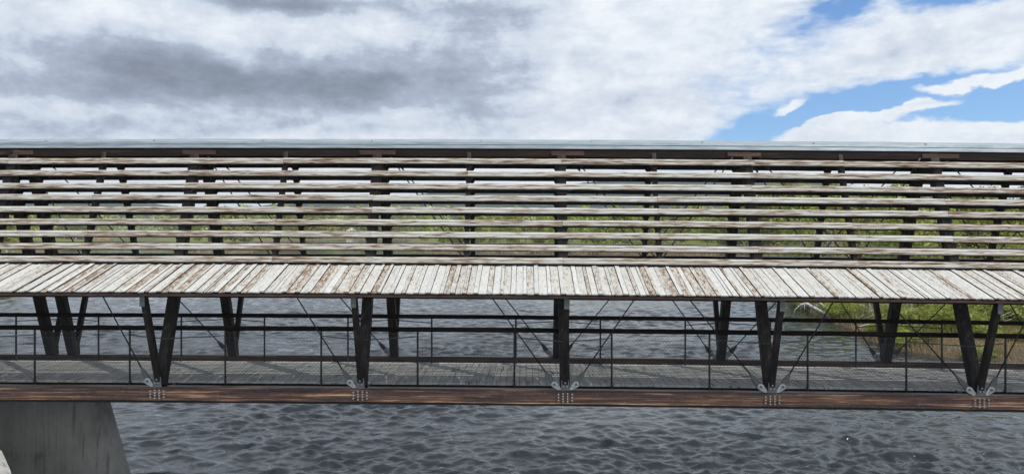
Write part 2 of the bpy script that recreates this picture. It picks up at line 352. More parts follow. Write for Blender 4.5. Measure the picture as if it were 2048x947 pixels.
def fastmesh(name, V, F, m, smooth=False):
    """V (n,3) array, F (k,4) or (k,3) array"""
    me = bpy.data.meshes.new(name); k = F.shape[1]
    me.vertices.add(len(V)); me.vertices.foreach_set('co', np.asarray(V, np.float32).ravel())
    me.loops.add(F.size); me.loops.foreach_set('vertex_index', F.astype(np.int32).ravel())
    me.polygons.add(len(F)); me.polygons.foreach_set('loop_start', np.arange(0, F.size, k, dtype=np.int32))
    if smooth: me.polygons.foreach_set('use_smooth', np.ones(len(F), bool))
    me.materials.append(m); me.update(calc_edges=True); me.validate(); return me
# ------------------------------------------------------------------ terrain
RIV = np.array([(60,-60),(34,10),(30.5,28),(30.5,35),(27,39.5),(24.2,41.5),(22.6,44.5),(22.8,49),(24.2,53),(24.8,60),(28,74),(31,88),(42,110),(60,150),(58,190),(38,214),(0,232),(-25,270),(-45,330),(-66,480),(-85,620),(-95,830),
 (-180,830),(-150,640),(-190,540),(-150,410),(-98,292),(-118,276),(-146,310),(-205,430),(-290,600),(-470,1000),(-520,1000),(-345,620),(-300,560),(-190,330),(-165,262),(-112,170),(-74,110),(-58,78),(-64,50),(-100,10),(-200,-60)], float)
def shore(X, Y):
    """distance inland, negative over the water"""
    X = np.asarray(X, float); Y = np.asarray(Y, float)
    a = RIV; b = np.roll(RIV, -1, 0); dmin = np.full(X.shape, 1e9); ins = np.zeros(X.shape, bool)
    for (x0, y0), (x1, y1) in zip(a, b):
        ex, ey = x1-x0, y1-y0; L = ex*ex+ey*ey
        tt = np.clip(((X-x0)*ex+(Y-y0)*ey)/L, 0, 1)
        dmin = np.minimum(dmin, np.hypot(X-x0-tt*ex, Y-y0-tt*ey))
        if y0 != y1:
            c = ((y0 > Y) != (y1 > Y)) & (X < (x1-x0)*(Y-y0)/(y1-y0)+x0); ins ^= c
    return np.where(ins, -dmin, dmin)
ph = rng.uniform(0, 6.28, 12); kx = rng.uniform(-1, 1, 12); ky = rng.uniform(-1, 1, 12)
def gnoise(X, Y, wl):
    r = np.zeros(np.shape(X))
    for i in range(12): r = r+np.sin((kx[i]*X+ky[i]*Y)*6.28/wl+ph[i])
    return r/5
def ground(X, Y):
    d = shore(X, Y)+gnoise(X, Y, 14)*.5
    right = 1/(1+np.exp(-(X-5)/12.)) * (Y < 180)
    inland = np.clip(d, 0, None)
    z = np.where(d < 0, np.maximum(-2.0, .35*d-.1), .55*(1-np.exp(-inland/.8))-.1+inland*(.035+.035*right))
    z = np.minimum(z, 9+.012*inland)
    z = z+np.where(d > 2, gnoise(X, Y, 45)*.25*np.clip(inland/25, 0, 1)+gnoise(X+50, Y, 160)*.9*np.clip(inland/120, 0, 1), 0)
    return z
def gz(x, y): return float(ground(np.array([x]), np.array([y]))[0])
na, nr = 520, 420
azs = np.linspace(R(-78), R(78), na); rad = 12*np.power(2400/12, np.linspace(0, 1, nr))
A, RR = np.meshgrid(azs, rad); X = RR*np.sin(A); Y = RR*np.cos(A)-2
V = np.stack([X, Y, ground(X, Y)], -1).reshape(-1, 3)
i = np.arange(nr-1)[:, None]*na+np.arange(na-1)[None, :]
F = np.stack([i, i+1, i+na+1, i+na], -1).reshape(-1, 4)
tag(link('ground', fastmesh('ground', V, F[:, ::-1], M['ground'], True)), kind='structure')
WL0, WL1, THS, AM, PW = .09, 1.8, .78, .0132, .55
# water: one sheet, real waves near the bridge
azs = np.concatenate([np.linspace(R(-78), R(-38.3), 110), np.linspace(R(-38), R(38), 1100), np.linspace(R(38.3), R(78), 110)]); nw = len(azs); rad = np.concatenate([np.linspace(5, 17.5, 40), 18*np.power(100/18, np.linspace(0, 1, 1050)), 100*np.power(2500/100, np.linspace(0, 1, 161))[1:]]); nq = len(rad)
A, RR = np.meshgrid(azs.astype(np.float32), rad.astype(np.float32)); X = RR*np.sin(A); Y = RR*np.cos(A); Z = np.zeros(X.shape, np.float32)
wx = (gnoise(X, Y, 7.)*.22+gnoise(X+9, Y, 2.3)*.07).astype(np.float32); wy = (gnoise(X+31, Y, 6.)*.22+gnoise(X, Y+17, 1.9)*.07).astype(np.float32)
XX = X+wx; YY = Y+wy
patch = [np.clip(.55+.5*gnoise(X+k*37, Y-k*11, (5., 9., 14.)[k]), .05, 1.6).astype(np.float32) for k in range(3)]
for k in range(150):
    wl = WL0*(WL1/WL0)**(k/150*.97+.03*rng.random()); th = rng.normal(1.62, THS); am = AM*wl**PW
    kk = 6.283/wl; p = kk*(XX*math.cos(th)+YY*math.sin(th))+rng.uniform(0, 6.28)
    fade = np.clip(1.7-RR*.018/wl, 0, 1)*np.clip((RR-15)/5, .15 if wl > .5 else 0, 1)
    if k == 0: calm = np.clip((-shore(X, Y)+1)/9, .12, 1).astype(np.float32)
    fade = fade*(calm if wl < .5 else np.sqrt(calm))
    wv_ = (np.power(1-np.abs(np.sin(p*.5)), 1.25)*2.1-.75) if k % 3 else (np.power(.5+.5*np.sin(p), 1.8)*2-.8)
    Z += am*patch[k % 3]*fade*wv_
V = np.stack([X, Y, Z], -1).reshape(-1, 3)
i = np.arange(nq-1)[:, None]*nw+np.arange(nw-1)[None, :]
F = np.stack([i, i+1, i+nw+1, i+nw], -1).reshape(-1, 4)
tag(link('water', fastmesh('water', V, F[:, ::-1], M['water'], True)), kind='structure')
# hills
prof = [(-1400,398),(-600,404),(-200,400),(170,401),(270,407),(400,415),(520,412),(600,404),(700,403),(820,392),(870,383),(1000,378),(1100,372),(1190,364),(1300,351),(1450,349),(1600,356),(1750,380),(1900,396),(2200,400),(3200,396)]
HD = 3000.; nh = 700; xs = np.linspace(-1400, 3200, nh); hy = np.interp(xs, [p[0] for p in prof], [p[1] for p in prof])
rows = [(1500, 0), (1900, .32), (2400, .66), (2800, .92), (3000, 1.), (3300, .85), (4200, .3)]
V = []
for (dd, fr) in rows:
    for j in range(nh):
        px = (xs[j]-1024)/1500*HD; top = (463-hy[j])/1500*HD+CAMZ
        bump = mnoise.noise(Vector((px*.008, dd*.01, 0)))*16+mnoise.noise(Vector((px*.05, dd*.05, 3)))*6+mnoise.noise(Vector((px*.0022, dd*.004, 9)))*22*(0 if fr == 1. else 1)
        V.append((px*dd/HD, dd, max(2, top*fr+(bump if fr > 0 else 0)*(.45 if fr == 1. else .9))))
V = np.array(V); i = np.arange(len(rows)-1)[:, None]*nh+np.arange(nh-1)[None, :]
F = np.stack([i, i+1, i+nh+1, i+nh], -1).reshape(-1, 4)
tag(link('hills', fastmesh('hills', V, F[:, ::-1], M['hill'], False)), kind='structure')
# ------------------------------------------------------------------ the bridge
TH = .018; CEN = 1.93; G, CC = .0063, .0003; BASEH = -3.45
def zc(s_): return -G*s_-CC*s_*s_
root = bpy.data.objects.new('covered_footbridge', None); COL.objects.link(root)
root.rotation_euler = (0, 0, -TH)
root.location = (CEN*math.sin(TH), 15+CEN*math.cos(TH), CAMZ+BASEH)
tag(root, 'long timber footbridge over the river with slatted white roof and brown beam', 'bridge')
def T(t_): return t_-CEN
def H(h_): return h_-BASEH
P_ = 4.083; NODES = [1.058+P_*(i-2) for i in range(0, 5)]       # the five nodes in the picture
RIGHT = [NODES[-1]+P_*k for k in (1, 2, 3)]
LJ = NODES[0]-P_; LEFT = [LJ, LJ-.55, LJ-.55-P_, LJ-.55-2*P_]
ALLN = sorted(LEFT+NODES+RIGHT); S0, S1 = LEFT[-1]-.4, RIGHT[-1]+.4
def hfromy(y, t_): return (463-y)/1500*(15+t_)
SL = .341
def legt(h_): return .05+(h_+3.1)*SL
# beams
def rbox(t0, t1, h0, h1, b=.012): return [(T(t0+b),H(h0)),(T(t1-b),H(h0)),(T(t1),H(h0+b)),(T(t1),H(h1-b)),(T(t1-b),H(h1)),(T(t0+b),H(h1)),(T(t0),H(h1-b)),(T(t0),H(h0+b))]
for (a, c) in ((-.1, .1), (2*CEN-.1, 2*CEN+.1)):
    mb = MB(); mb.prism(rbox(a, c, -3.415, -3.135), S0, S1, 60, .0012); bm_ = mb.build('beam', M['beam'], root)
    mb = MB(); mb.prism(rbox(a+.012, c-.012, -3.452, -3.417, .004), S0, S1, 40); mb.build('base_strip', M['black'], bm_)
# stringers, cross beams
for tt in (.86, 1.95, 3.0):
    mb = MB(); mb.prism(rbox(tt-.06, tt+.06, -3.46, -3.245), S0, S1, 40); mb.build('stringer', M['darkx'], root)
cross = MB(); cross.box(-.07, .07, T(.12), T(2*CEN-.12), H(-3.44), H(-3.25)); cross_me = cross.mesh('cross_beam', M['dark'])
stub = MB(); stub.box(-.025, .025, T(.60), T(.66), H(-3.6), H(-3.2)); stub_me = stub.mesh('bracket', M['steel'])
# deck
mb = MB(); x = S0
while x < S1:
    w = .142; z = zc(x)+random.uniform(-.002, .002); e = random.uniform(-.006, .006)
    mb.box(x+.004, x+w-.004, T(.80)+e, T(1.16), H(-3.235)+z, H(-3.19)+z)
    mb.box(x+.004, x+w-.004, T(1.166), T(3.24)+e, H(-3.235)+z, H(-3.19)+z+random.uniform(-.001, .001)); x += w
tag(mb.build('deck', M['deck'], root), 'grey weathered cross boards of the walkway')
mb = MB()
mb.prism(rbox(.795, .84, -3.33, -3.2372, .004), S0, S1, 40); mb.build('edge_board', M['rail'], root)
# slats
ys = [323, 347.5, 373, 396.5, 421, 445.6, 470, 495, 521]
def slat_prof(hc, side, w=.135, th=.055):
    ang = math.atan(SL)
    tc_ = legt(hc)-.185
    ax = Vector((math.sin(ang), math.cos(ang))); nrm = Vector((-math.cos(ang), math.sin(ang)))
    pts = []
    for a, e in ((-.5,-.9),(-.5,.15),(-.40,.42),(-.2,.5),(-.03,.46),(.015,.12),(.06,.46),(.28,.5),(.44,.38),(.5,.1),(.5,-.9)):
        p = Vector((tc_, hc))+ax*(a*w)+nrm*(e*th); pts.append((p.x, p.y))
    if side > 0: pts = [(2*CEN-p, q) for p, q in pts]
    return [(T(p), H(q)) for p, q in pts]
sh = []
for y in ys:
    h_ = 0
    for _ in range(6): h_ = hfromy(y, legt(h_)-.185)
    sh.append(h_)
for side in (-1, 1):
    for k, h_ in enumerate(sh):
        mb = MB(); x = S0-random.uniform(0, 3)+.2
        xs_ = [S0]
        q = NODES[0]-P_*2+random.choice((0, .5, 1, 1.5))*P_
        while q < S1-1: xs_.append(q); q += P_*1.5
        xs_.append(S1)
        for a, c in zip(xs_[:-1], xs_[1:]):
            dj = random.uniform(-.005, .005)
            pr = [(p, r+dj) for p, r in slat_prof(h_, side, .135+random.uniform(-.004, .004))]
            mb.prism(pr, a+.003, c-.003, max(2, int((c-a)/.35)), .0012, back=(0, 10))
        mb.m2 = M['dark']; mb.build('slat', M['slat'], root, smooth=False)
# lower roofs (aprons)
def apron(side):
    mb = MB(); x = S0
    t0, h0, t1, h1 = .74, -.735, -.75, -1.196
    dx_, dz_ = t1-t0, h1-h0; L = math.hypot(dx_, dz_); ax = Vector((0, dx_/L, dz_/L)); nr = Vector((0, -ax.z, ax.y)); nr = nr if nr.z > 0 else -nr
    while x < S1:
        nb_ = globals().get('nb_', 0)+1; globals()['nb_'] = nb_; w = random.uniform(.12, .17) if nb_ % 2 else random.uniform(.06, .105); z = zc(x); ga = random.uniform(.006, .014)
        up = (0 if nb_ % 2 else random.choice((.002, .008, .016, .022)))+random.uniform(0, .004); tilt = random.uniform(-.005, .005); e0 = random.uniform(0, .012)
        th = .022
        a = Vector((0, t0, h0)); b = Vector((0, t1, h1))+ax*e0
        sk = random.uniform(-.006, .006)
        vs = []
        for (xx, k_) in ((x+ga/2, tilt), (x+w-ga/2, -tilt)):
            for (p, s2) in ((a, 0), (b, sk)):
                for n_ in (0, th):
                    q = p+nr*(n_+up+k_); yy = q.y if side < 0 else 2*CEN-q.y
                    vs.append((xx+s2, T(yy), H(q.z)+z))
        n0_ = len(mb.f); mb.add(vs, [(0,2,3,1),(4,5,7,6),(1,3,7,5),(0,4,6,2),(2,6,7,3),(0,1,5,4)]); mb.mi += [n0_, n0_+1]; x += w
    mb.m2 = M['patch']; o = tag(mb.build('lower_roof', M['apron'], root), 'lean-to roof of weathered white boards')
    mb = MB(); q0, q1 = (-.745, -.715) if side < 0 else (2*CEN+.715, 2*CEN+.745)
    mb.prism(rbox(q0, q1, -1.262, -1.212, .003), S0, S1, 60); mb.build('eave_board', M['patch'], o)
apron(-1); apron(1)
for a, c in ((.70, .80), (2*CEN-.80, 2*CEN-.70)):
    mb = MB(); mb.prism(rbox(a, c, -.80, -.715), S0, S1, 50); mb.build('purlin', M['darkx'], root)
for a, c in ((-.62, -.52), (2*CEN+.52, 2*CEN+.62)):
    mb = MB(); mb.prism(rbox(a, c, -1.30, -1.20), S0, S1, 50); mb.build('purlin', M['darkx'], root)
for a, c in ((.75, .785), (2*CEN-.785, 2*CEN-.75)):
    mb = MB(); mb.prism(rbox(a, c, -.712, -.60, .003), S0, S1, 50); mb.build('shade_board', M['black'], root)  # black board added to draw the shadow band under the lowest slat
# ridge
for sg in (-1, 1):
    q = lambda t_: T(t_) if sg < 0 else T(2*CEN-t_)
    c0 = CEN-.001
    mb = MB()
    for a_, b_, up_ in [(S0+2.45*i_-.01*(i_ > 0), min(S0+2.45*(i_+1), S1), .0035*(i_ % 2)) for i_ in range(int((S1-S0)/2.45)+1)]:
      mb.prism([(q(c0), H(2.075+up_)), (q(1.66), H(1.985)), (q(1.645), H(1.93)), (q(1.66), H(1.925)), (q(1.675), H(1.97)), (q(c0), H(2.055))], a_, b_, 6, .001)
      mb.box(b_-.012, b_, q(1.66), q(1.90), H(1.992)+zc(b_)+.004, H(2.0)+zc(b_)+.022) if sg < 0 else None
    mb.prism([(q(1.68), H(1.935)), (q(1.60), H(1.895)), (q(1.585), H(1.838)), (q(1.60), H(1.835)), (q(1.615), H(1.88)), (q(1.69), H(1.92))], S0, S1, 60, .0008)
    mb.build('ridge_sheet', M['zinc'], root)
    mb = MB(); mb.prism([(q(1.63), H(1.80)), (q(1.63), H(1.66)), (q(1.60), H(1.655)), (q(1.595), H(1.80))], S0, S1, 60, .001)
    a_, b_ = (1.64, 1.72)
    mb.prism([(q(a_), H(1.66)), (q(b_), H(1.66)), (q(b_), H(1.83)), (q(a_), H(1.83))], S0, S1, 50); rb = mb.build('ridge_timber', M['darkx'], root)
    for s_ in ALLN:
        mb = MB(); xx = s_+random.uniform(-.12, .2); L = random.uniform(.35, .42)
        mb.prism([(q(1.592), H(1.785)), (q(1.592), H(1.69)), (q(1.57), H(1.69)), (q(1.572), H(1.785))], xx-L, xx+L, 3); mb.build('splice_block', M['patch'], rb)
# main frames
def cleats(mb, w, off, sg):
    """small wedge blocks that carry the slats on the outer face of a leg or rafter"""
    for h_ in sh:
        y0 = legt(h_)-off-.035; y1 = legt(h_)-.02; a = w/2
        z0, z1 = H(h_-.135), H(h_-.05)
        V_ = [(-a-.002, y0+.02, z0), (a+.002, y0+.02, z0), (a+.05, y0+.02, z1), (-a-.05, y0+.02, z1)]
        V_ = [(x, T(y)*sg, z) for x, y, z in V_]+[(x, T(y1)*sg, z) for x, y, z in V_]
        mb.add(V_, [(0,1,2,3),(7,6,5,4),(0,4,5,1),(1,5,6,2),(2,6,7,3),(3,7,4,0)])
leg = MB(); leg.bar((0, T(legt(-3.12)), H(-3.12)), (0, T(legt(1.80)), H(1.80)), .20, .22); cleats(leg, .20, .11, 1); leg_me = leg.mesh('leg', M['dark'])
leg = MB(); leg.bar((0, -T(legt(-3.12)), H(-3.12)), (0, -T(legt(1.80)), H(1.80)), .20, .22); cleats(leg, .20, .11, -1); leg_me2 = leg.mesh('leg', M['dark'])
ra = MB(); ra.bar((0, T(legt(-.75)-.03), H(-.75)), (0, T(legt(1.78)-.03), H(1.78)), .095, .15); cleats(ra, .095, .105, 1); raf_me = ra.mesh('rafter', M['dark'])
ra = MB(); ra.bar((0, -T(legt(-.75)-.03), H(-.75)), (0, -T(legt(1.78)-.03), H(1.78)), .095, .15); cleats(ra, .095, .105, -1); raf_me2 = ra.mesh('rafter', M['dark'])
og = MB(); og.bar((0, T(-.03), H(-3.05)), (0, T(-.62), H(-1.30)), .11, .13); og_me = og.mesh('outrigger', M['dark'])
og = MB(); og.bar((0, -T(-.03), H(-3.05)), (0, -T(-.62), H(-1.30)), .11, .13); og_me2 = og.mesh('outrigger', M['dark'])
bk = MB(); bk.box(-.05, .05, T(-.70), T(-.694), H(-1.47), H(-1.262)); bk_me = bk.mesh('bracket', M['fork'])
bk = MB(); bk.box(-.05, .05, -T(-.694), -T(-.70), H(-1.47), H(-1.262)); bk_me2 = bk.mesh('bracket', M['fork'])
co = MB(); co.box(-.085, -.035, T(legt(1.28))-.02, -T(legt(1.28))+.02, H(1.22), H(1.46)); co.box(.035, .085, T(legt(1.28))-.02, -T(legt(1.28))+.02, H(1.22), H(1.46)); co_me = co.mesh('collar_tie', M['dark'])
tr_ = MB(); tr_.bar((0, T(-.1), H(-1.255)), (0, T(.78), H(-.86)), .09, .11); strut_me = tr_.mesh('roof_strut', M['dark'])
tr_ = MB(); tr_.bar((0, -T(-.1), H(-1.255)), (0, -T(.78), H(-.86)), .09, .11); strut_me2 = tr_.mesh('roof_strut', M['dark'])
kp = MB(); kp.plate([(-.09, H(-3.14)), (.09, H(-3.14)), (.075, H(-2.93)), (-.075, H(-2.93))], T(-.105), T(-.095)); kp_me = kp.mesh('node_plate', M['steel'])
kp = MB(); kp.plate([(-.09, H(-3.14)), (.09, H(-3.14)), (.075, H(-2.93)), (-.075, H(-2.93))], -T(-.095), -T(-.105)); kp_me2 = kp.mesh('node_plate', M['steel'])
def cyl_y(r, y0, y1, n=12):
    mb = MB(); mb.plate([(r*math.cos(2*math.pi*j/n), r*math.sin(2*math.pi*j/n)) for j in range(n)], y0, y1); return mb
bo = cyl_y(.016, -.022, 0, 8); bo.plate([(.009*math.cos(j*.785), .009*math.sin(j*.785)) for j in range(8)], -.034, -.022); bolt_me = bo.mesh('bolt', M['bolt'])
boltspots = [(-.135, -3.215), (-.135, -3.275), (-.135, -3.335), (.135, -3.215), (.135, -3.275), (.135, -3.335)]+[(x_, -3.20-.052*j) for x_ in (-.045, .045) for j in range(4)]
# ear plates (pin plate) and forks
def ear(sgn):
    o_ = []
    cx, cz, r = sgn*.215, H(-3.025), .062
    base = [(sgn*.06, H(-3.133)), (sgn*.15, H(-3.133))]
    dirv = Vector((sgn*.62, .78)).normalized(); nrm = Vector((-dirv.y, dirv.x))*sgn
    for j in range(9):
        a = math.pi*j/8; p = Vector((cx, cz))+(-nrm*math.cos(a)+dirv*math.sin(a))*r; o_.append((p.x, p.y))
    return [base[1]]+o_+[base[0]]
ear_me = {}
for sg in (-1, 1):
    for sd_ in (-1, 1):
        mb = MB(); y0, y1 = (T(-.075), T(-.06)) if sd_ < 0 else (-T(-.06), -T(-.075)); mb.plate(ear(sg), y0, y1)
        y0, y1 = (T(.0), T(.015)) if sd_ < 0 else (-T(.015), -T(.0)); mb.plate(ear(sg), y0, y1)
        ear_me[sg, sd_] = mb.mesh('ear_plate', M['galv'])
pin_me = {}
for sg in (-1, 1):
    mb = cyl_y(.026, T(-.10), T(.03), 8); mb.v = [(x+sg*.215, y, z+H(-3.025)) for x, y, z in mb.v]; pin_me[sg, -1] = mb.mesh('pin', M['steel'])
    mb = cyl_y(.026, -T(.03), -T(-.10), 8); mb.v = [(x+sg*.215, y, z+H(-3.025)) for x, y, z in mb.v]; pin_me[sg, 1] = mb.mesh('pin', M['steel'])
rod_me, fork_me = {}, {}
for sg in (-1, 1):
    for sd_ in (-1, 1):
        a = Vector((sg*.215, T(-.03), H(-3.025))); b = Vector((sg*3.83, T(legt(1.70)-.06), H(1.72)))
        if sd_ > 0: a.y, b.y = -a.y, -b.y
        dv = (b-a).normalized()
        mb = MB(); mb.tube([a+dv*.3, b-dv*.05], .0135, 8); mb.tube([b-dv*.35, b-dv*.02], .024, 8); rod_me[sg, sd_] = mb.mesh('tie_rod', M['rod'], True)
        mb = MB(); mb.bar(a-dv*.03, a+dv*.16, .10, .045, (1,0,0)); mb.bar(a+dv*.16, a+dv*.31, .11, .045, (1,0,0), .035, .035)
        fork_me[sg, sd_] = mb.mesh('rod_fork', M['fork'])
def sub(name, me, par, loc=(0,0,0)): return link(name, me, par, loc)
for s_ in ALLN:
    z = zc(s_); L = (s_, 0, z)
    inpic = abs(s_) < 13
    link('cross_beam', cross_me, root, L); link('bracket', stub_me, root, (s_, 0, z))
    for sd_, lm, om, bm2, km in ((-1, leg_me, og_me, bk_me, kp_me), (1, leg_me2, og_me2, bk_me2, kp_me2)):
        link('leg', lm, root, L)
        o = link('outrigger', om, root, L); link('bracket', bm2, o)
        link('roof_strut', strut_me if sd_ < 0 else strut_me2, root, L)
        kpl = link('node_plate', km, root, L)
        if inpic and sd_ < 0:
            for (bx_, bh) in boltspots+[(-.035, -3.055), (.035, -3.055), (0, -2.985)]:
                y_ = T(-.101) if bh < -3.14 else T(-.106)
                link('bolt', bolt_me, kpl, (bx_, y_, H(bh)))
        if s_ <= LEFT[2]+.01: dirs = (1,)
        elif s_ < NODES[2]-.1: dirs = (-1,)
        else: dirs = (-1, 1)
        if abs(s_-LJ) < .01: dirs = ()
        if abs(s_-LEFT[1]) < .01: dirs = (1,) if False else ()
        for sg in dirs:
            e = link('ear_plate', ear_me[sg, sd_], root, L); link('pin', pin_me[sg, sd_], e)
            r_ = link('tie_rod', rod_me[sg, sd_], root, L); link('rod_fork', fork_me[sg, sd_], r_)
    link('collar_tie', co_me, root, L)
for a, c in zip(ALLN[:-1], ALLN[1:]):
    if c-a < 1: continue
    m_ = (a+c)/2
    for rm in (raf_me, raf_me2): link('rafter', rm, root, (m_, 0, zc(m_)))
    mb = MB(); mb.tube([(a, T(legt(1.5)), H(1.56)+zc(a)), (c, -T(legt(1.5)), H(1.56)+zc(c))], .013, 6)
    mb.tube([(a, -T(legt(1.5)), H(1.53)+zc(a)), (c, T(legt(1.5)), H(1.53)+zc(c))], .013, 6); mb.build('wind_brace', M['rod'], root)
# railings
for sd_ in (-1, 1):
    tr = .775 if sd_ < 0 else 2*CEN-.70
    mb = MB(); tc_ = tr+(.0 if sd_ < 0 else 0)
    pr = [(T(tc_)+.05*math.cos(a), H(-2.068)+.052*math.sin(a)) for a in [2*math.pi*j/12+.26 for j in range(12)]]
    mb.prism(pr, S0, S1, 60, .001); rl = tag(mb.build('railing', M['rail'], root), 'near railing with dark handrail and wire mesh' if sd_ < 0 else 'far railing with dark handrail and wire mesh')
    for s_ in NODES+RIGHT+LEFT[:1]+LEFT[2:]:
        for e in (-P_/4, P_/4):
            x = s_+e; z = zc(x)
            mb = MB(); mb.tube([(x, T(tc_), H(-3.5)+z), (x, T(tc_), H(-2.11)+z)], .021, 8)
            mb.box(x-.05, x+.05, T(tc_)-.03, T(tc_)+.03, H(-3.30)+z, H(-3.285)+z); mb.build('rail_post', M['post'], rl)
        ly = legt(-2.22)-.12 if sd_ < 0 else 2*CEN-legt(-2.22)+.12
        a = (s_-P_/4, T(tc_), H(-2.22)+zc(s_-P_/4)); c = (s_, T(ly), H(-2.215)+zc(s_)); e = (s_+P_/4, T(tc_), H(-2.22)+zc(s_+P_/4))
        pts = []
        for k in range(9):
            u = k/8; p = Vector(a).lerp(Vector(c), min(1, u*2)) if u <= .5 else Vector(c).lerp(Vector(e), u*2-1)
            p.y += (-.03 if sd_ < 0 else .03)*math.sin(u*math.pi); pts.append(p)
        mb = MB(); mb.tube(pts, .011, 6); mb.build('brace_bar', M['fork'] if sd_ < 0 else M['post'], rl)
    top = -2.16 if sd_ < 0 else -2.60; bot = -3.18; hh = top-bot; r = .0019; x = S0; vs = []; mb = MB(); yy = T(tc_)+(.026 if sd_ < 0 else -.026)
    while x < S1-hh:
        for d_ in (1, -1):
            xa, xb = (x, x+hh*.92) if d_ > 0 else (x+hh*.92, x)
            za, zb = H(bot)+zc(xa), H(top)+zc(xb); y2 = yy+d_*.002
            o = len(mb.v)
            for (xx, zz) in ((xa, za), (xb, zb)):
                mb.v += [(xx-r, y2-r, zz), (xx+r, y2-r, zz), (xx, y2+r, zz)]
            mb.f += [(o, o+1, o+4, o+3), (o+1, o+2, o+5, o+4), (o+2, o, o+3, o+5)]
        x += .075
    mb.tube([(S0, yy, H(top)+zc(S0))]+[(q, yy, H(top)+zc(q)) for q in np.linspace(S0+1, S1-1, 30)]+[(S1, yy, H(top)+zc(S1))], .003, 5)
    mb.build('wire_mesh', M['wire'], rl)
# ------------------------------------------------------------------ pier
def loft(name, rings, m, jit=0.):
    mb = MB(); k = len(rings[0]); vs = [p for r_ in rings for p in r_]; fs = []
    for i in range(len(rings)-1):
        for j in range(k): fs.append((i*k+j, i*k+(j+1) % k, (i+1)*k+(j+1) % k, (i+1)*k+j))
    fs += [tuple(range(k-1,-1,-1)), tuple((len(rings)-1)*k+j for j in range(k))]
    mb.add(vs, fs); return mb
def pier_ring(z):
    e = (3.56-z)*.31
    base = [(-14.6,17.2),(-14.4,16.96),(-9.95,16.96),(-9.62,17.04),(-9.5,17.2),(-9.52,17.5),(-9.85,18.0),(-10.3,18.6),(-10.5,19.1),(-13.0,19.1),(-13.9,18.4)]
    cx, cy = -12.1, 18; out = []
    for x, y in base: out.append((x+e*(1 if x > cx else -1)*min(1, abs(x-cx)/2.6), y+e*.12*(1 if y > cy else -1), z))
    return out
mb = loft('pier', [pier_ring(z) for z in (-2, -.5, 1, 2.2, 3.40, 3.545)], M['concrete'])
pier = tag(mb.build('bridge_pier', M['concrete']), 'tapering grey concrete pier with dark run-off streaks under the left end of the footbridge', 'pier')
mb = loft('nose', [[(x, y, z) for x, y in ((-14.6, 16.6), (-12.6, 12.9-e*.9), (-9.3+e, 12.7-e*.9), (-9.05+e, 13.1-e*.8), (-13.4+e*.9, 16.6))] for z, e in ((-2, 2.9), (.5, 1.9), (2.2, 1.08), (3.0, .62), (3.25, .3))], M['concrete'])
mb.build('ice_nose', M['concrete'], pier)

# ------------------------------------------------------------------ vegetation
def quads(C, size, asp=.7, up=.3):
    """one small leaf face at every centre C (n,3), random direction"""
    n = len(C); d = rng.normal(size=(n, 3)); d[:, 2] = np.abs(d[:, 2])+up; d /= np.linalg.norm(d, axis=1)[:, None]
    a = np.cross(d, rng.normal(size=(n, 3))); a /= np.linalg.norm(a, axis=1)[:, None]; b = np.cross(d, a)
    sz = (size*rng.uniform(.6, 1.4, n))[:, None]; a = a*sz; b = b*sz*asp
    V = np.stack([C-a, C-b*.9+a*.1, C+a, C+b*.9+a*.1], 1).reshape(-1, 3)
    return V, np.arange(4*n).reshape(-1, 4)
def crown_pts(kind, h, w, nclump, per, r):
    """clump centres through an uneven crown, then leaves round each"""
    cs = []
    for i in range(nclump):
        u = rng.random()
        if kind == 'spruce':
            z = h*(.08+.92*u); rr = w*(1-u)**.9*(.55+.45*math.cos(u*h*6.)**2)*rng.uniform(.5, 1.08); a = rng.uniform(0, 6.283)
            cs.append((rr*math.cos(a), rr*math.sin(a), z-rr*.25, .5+.5*(1-u)))
        elif kind == 'bush':
            a = rng.uniform(0, 6.283); q = math.sqrt(rng.random()); lob = .75+.25*math.sin(3*a+1)+.15*math.sin(5*a)
            z = h*(.06+.9*rng.random()**.8*(1-.65*q*q)); cs.append((w*q*lob*math.cos(a), w*q*lob*math.sin(a), z, 1))
        else:
            z0 = .22+.78*u; prof_ = math.sin(math.pi*min(1, (z0-.14)/.86)**.75)**.7 if z0 < 1 else .1
            a = rng.uniform(0, 6.283); rr = w*(prof_*.95+.08)*rng.uniform(.35, 1.05)*(.85+.25*math.sin(2.3*a+5*u))
            cs.append((rr*math.cos(a), rr*math.sin(a), h*z0, 1))
    cs = np.array(cs); P = []
    for c in cs:
        k = max(3, int(per*rng.uniform(.5, 1.5)*c[3])); g = rng.normal(size=(k, 3))*np.array([r, r, r*.6])*rng.uniform(.6, 1.3)
        P.append(c[:3]+g)
    P = np.concatenate(P); P[:, 2] = np.maximum(P[:, 2], .05); return cs, P
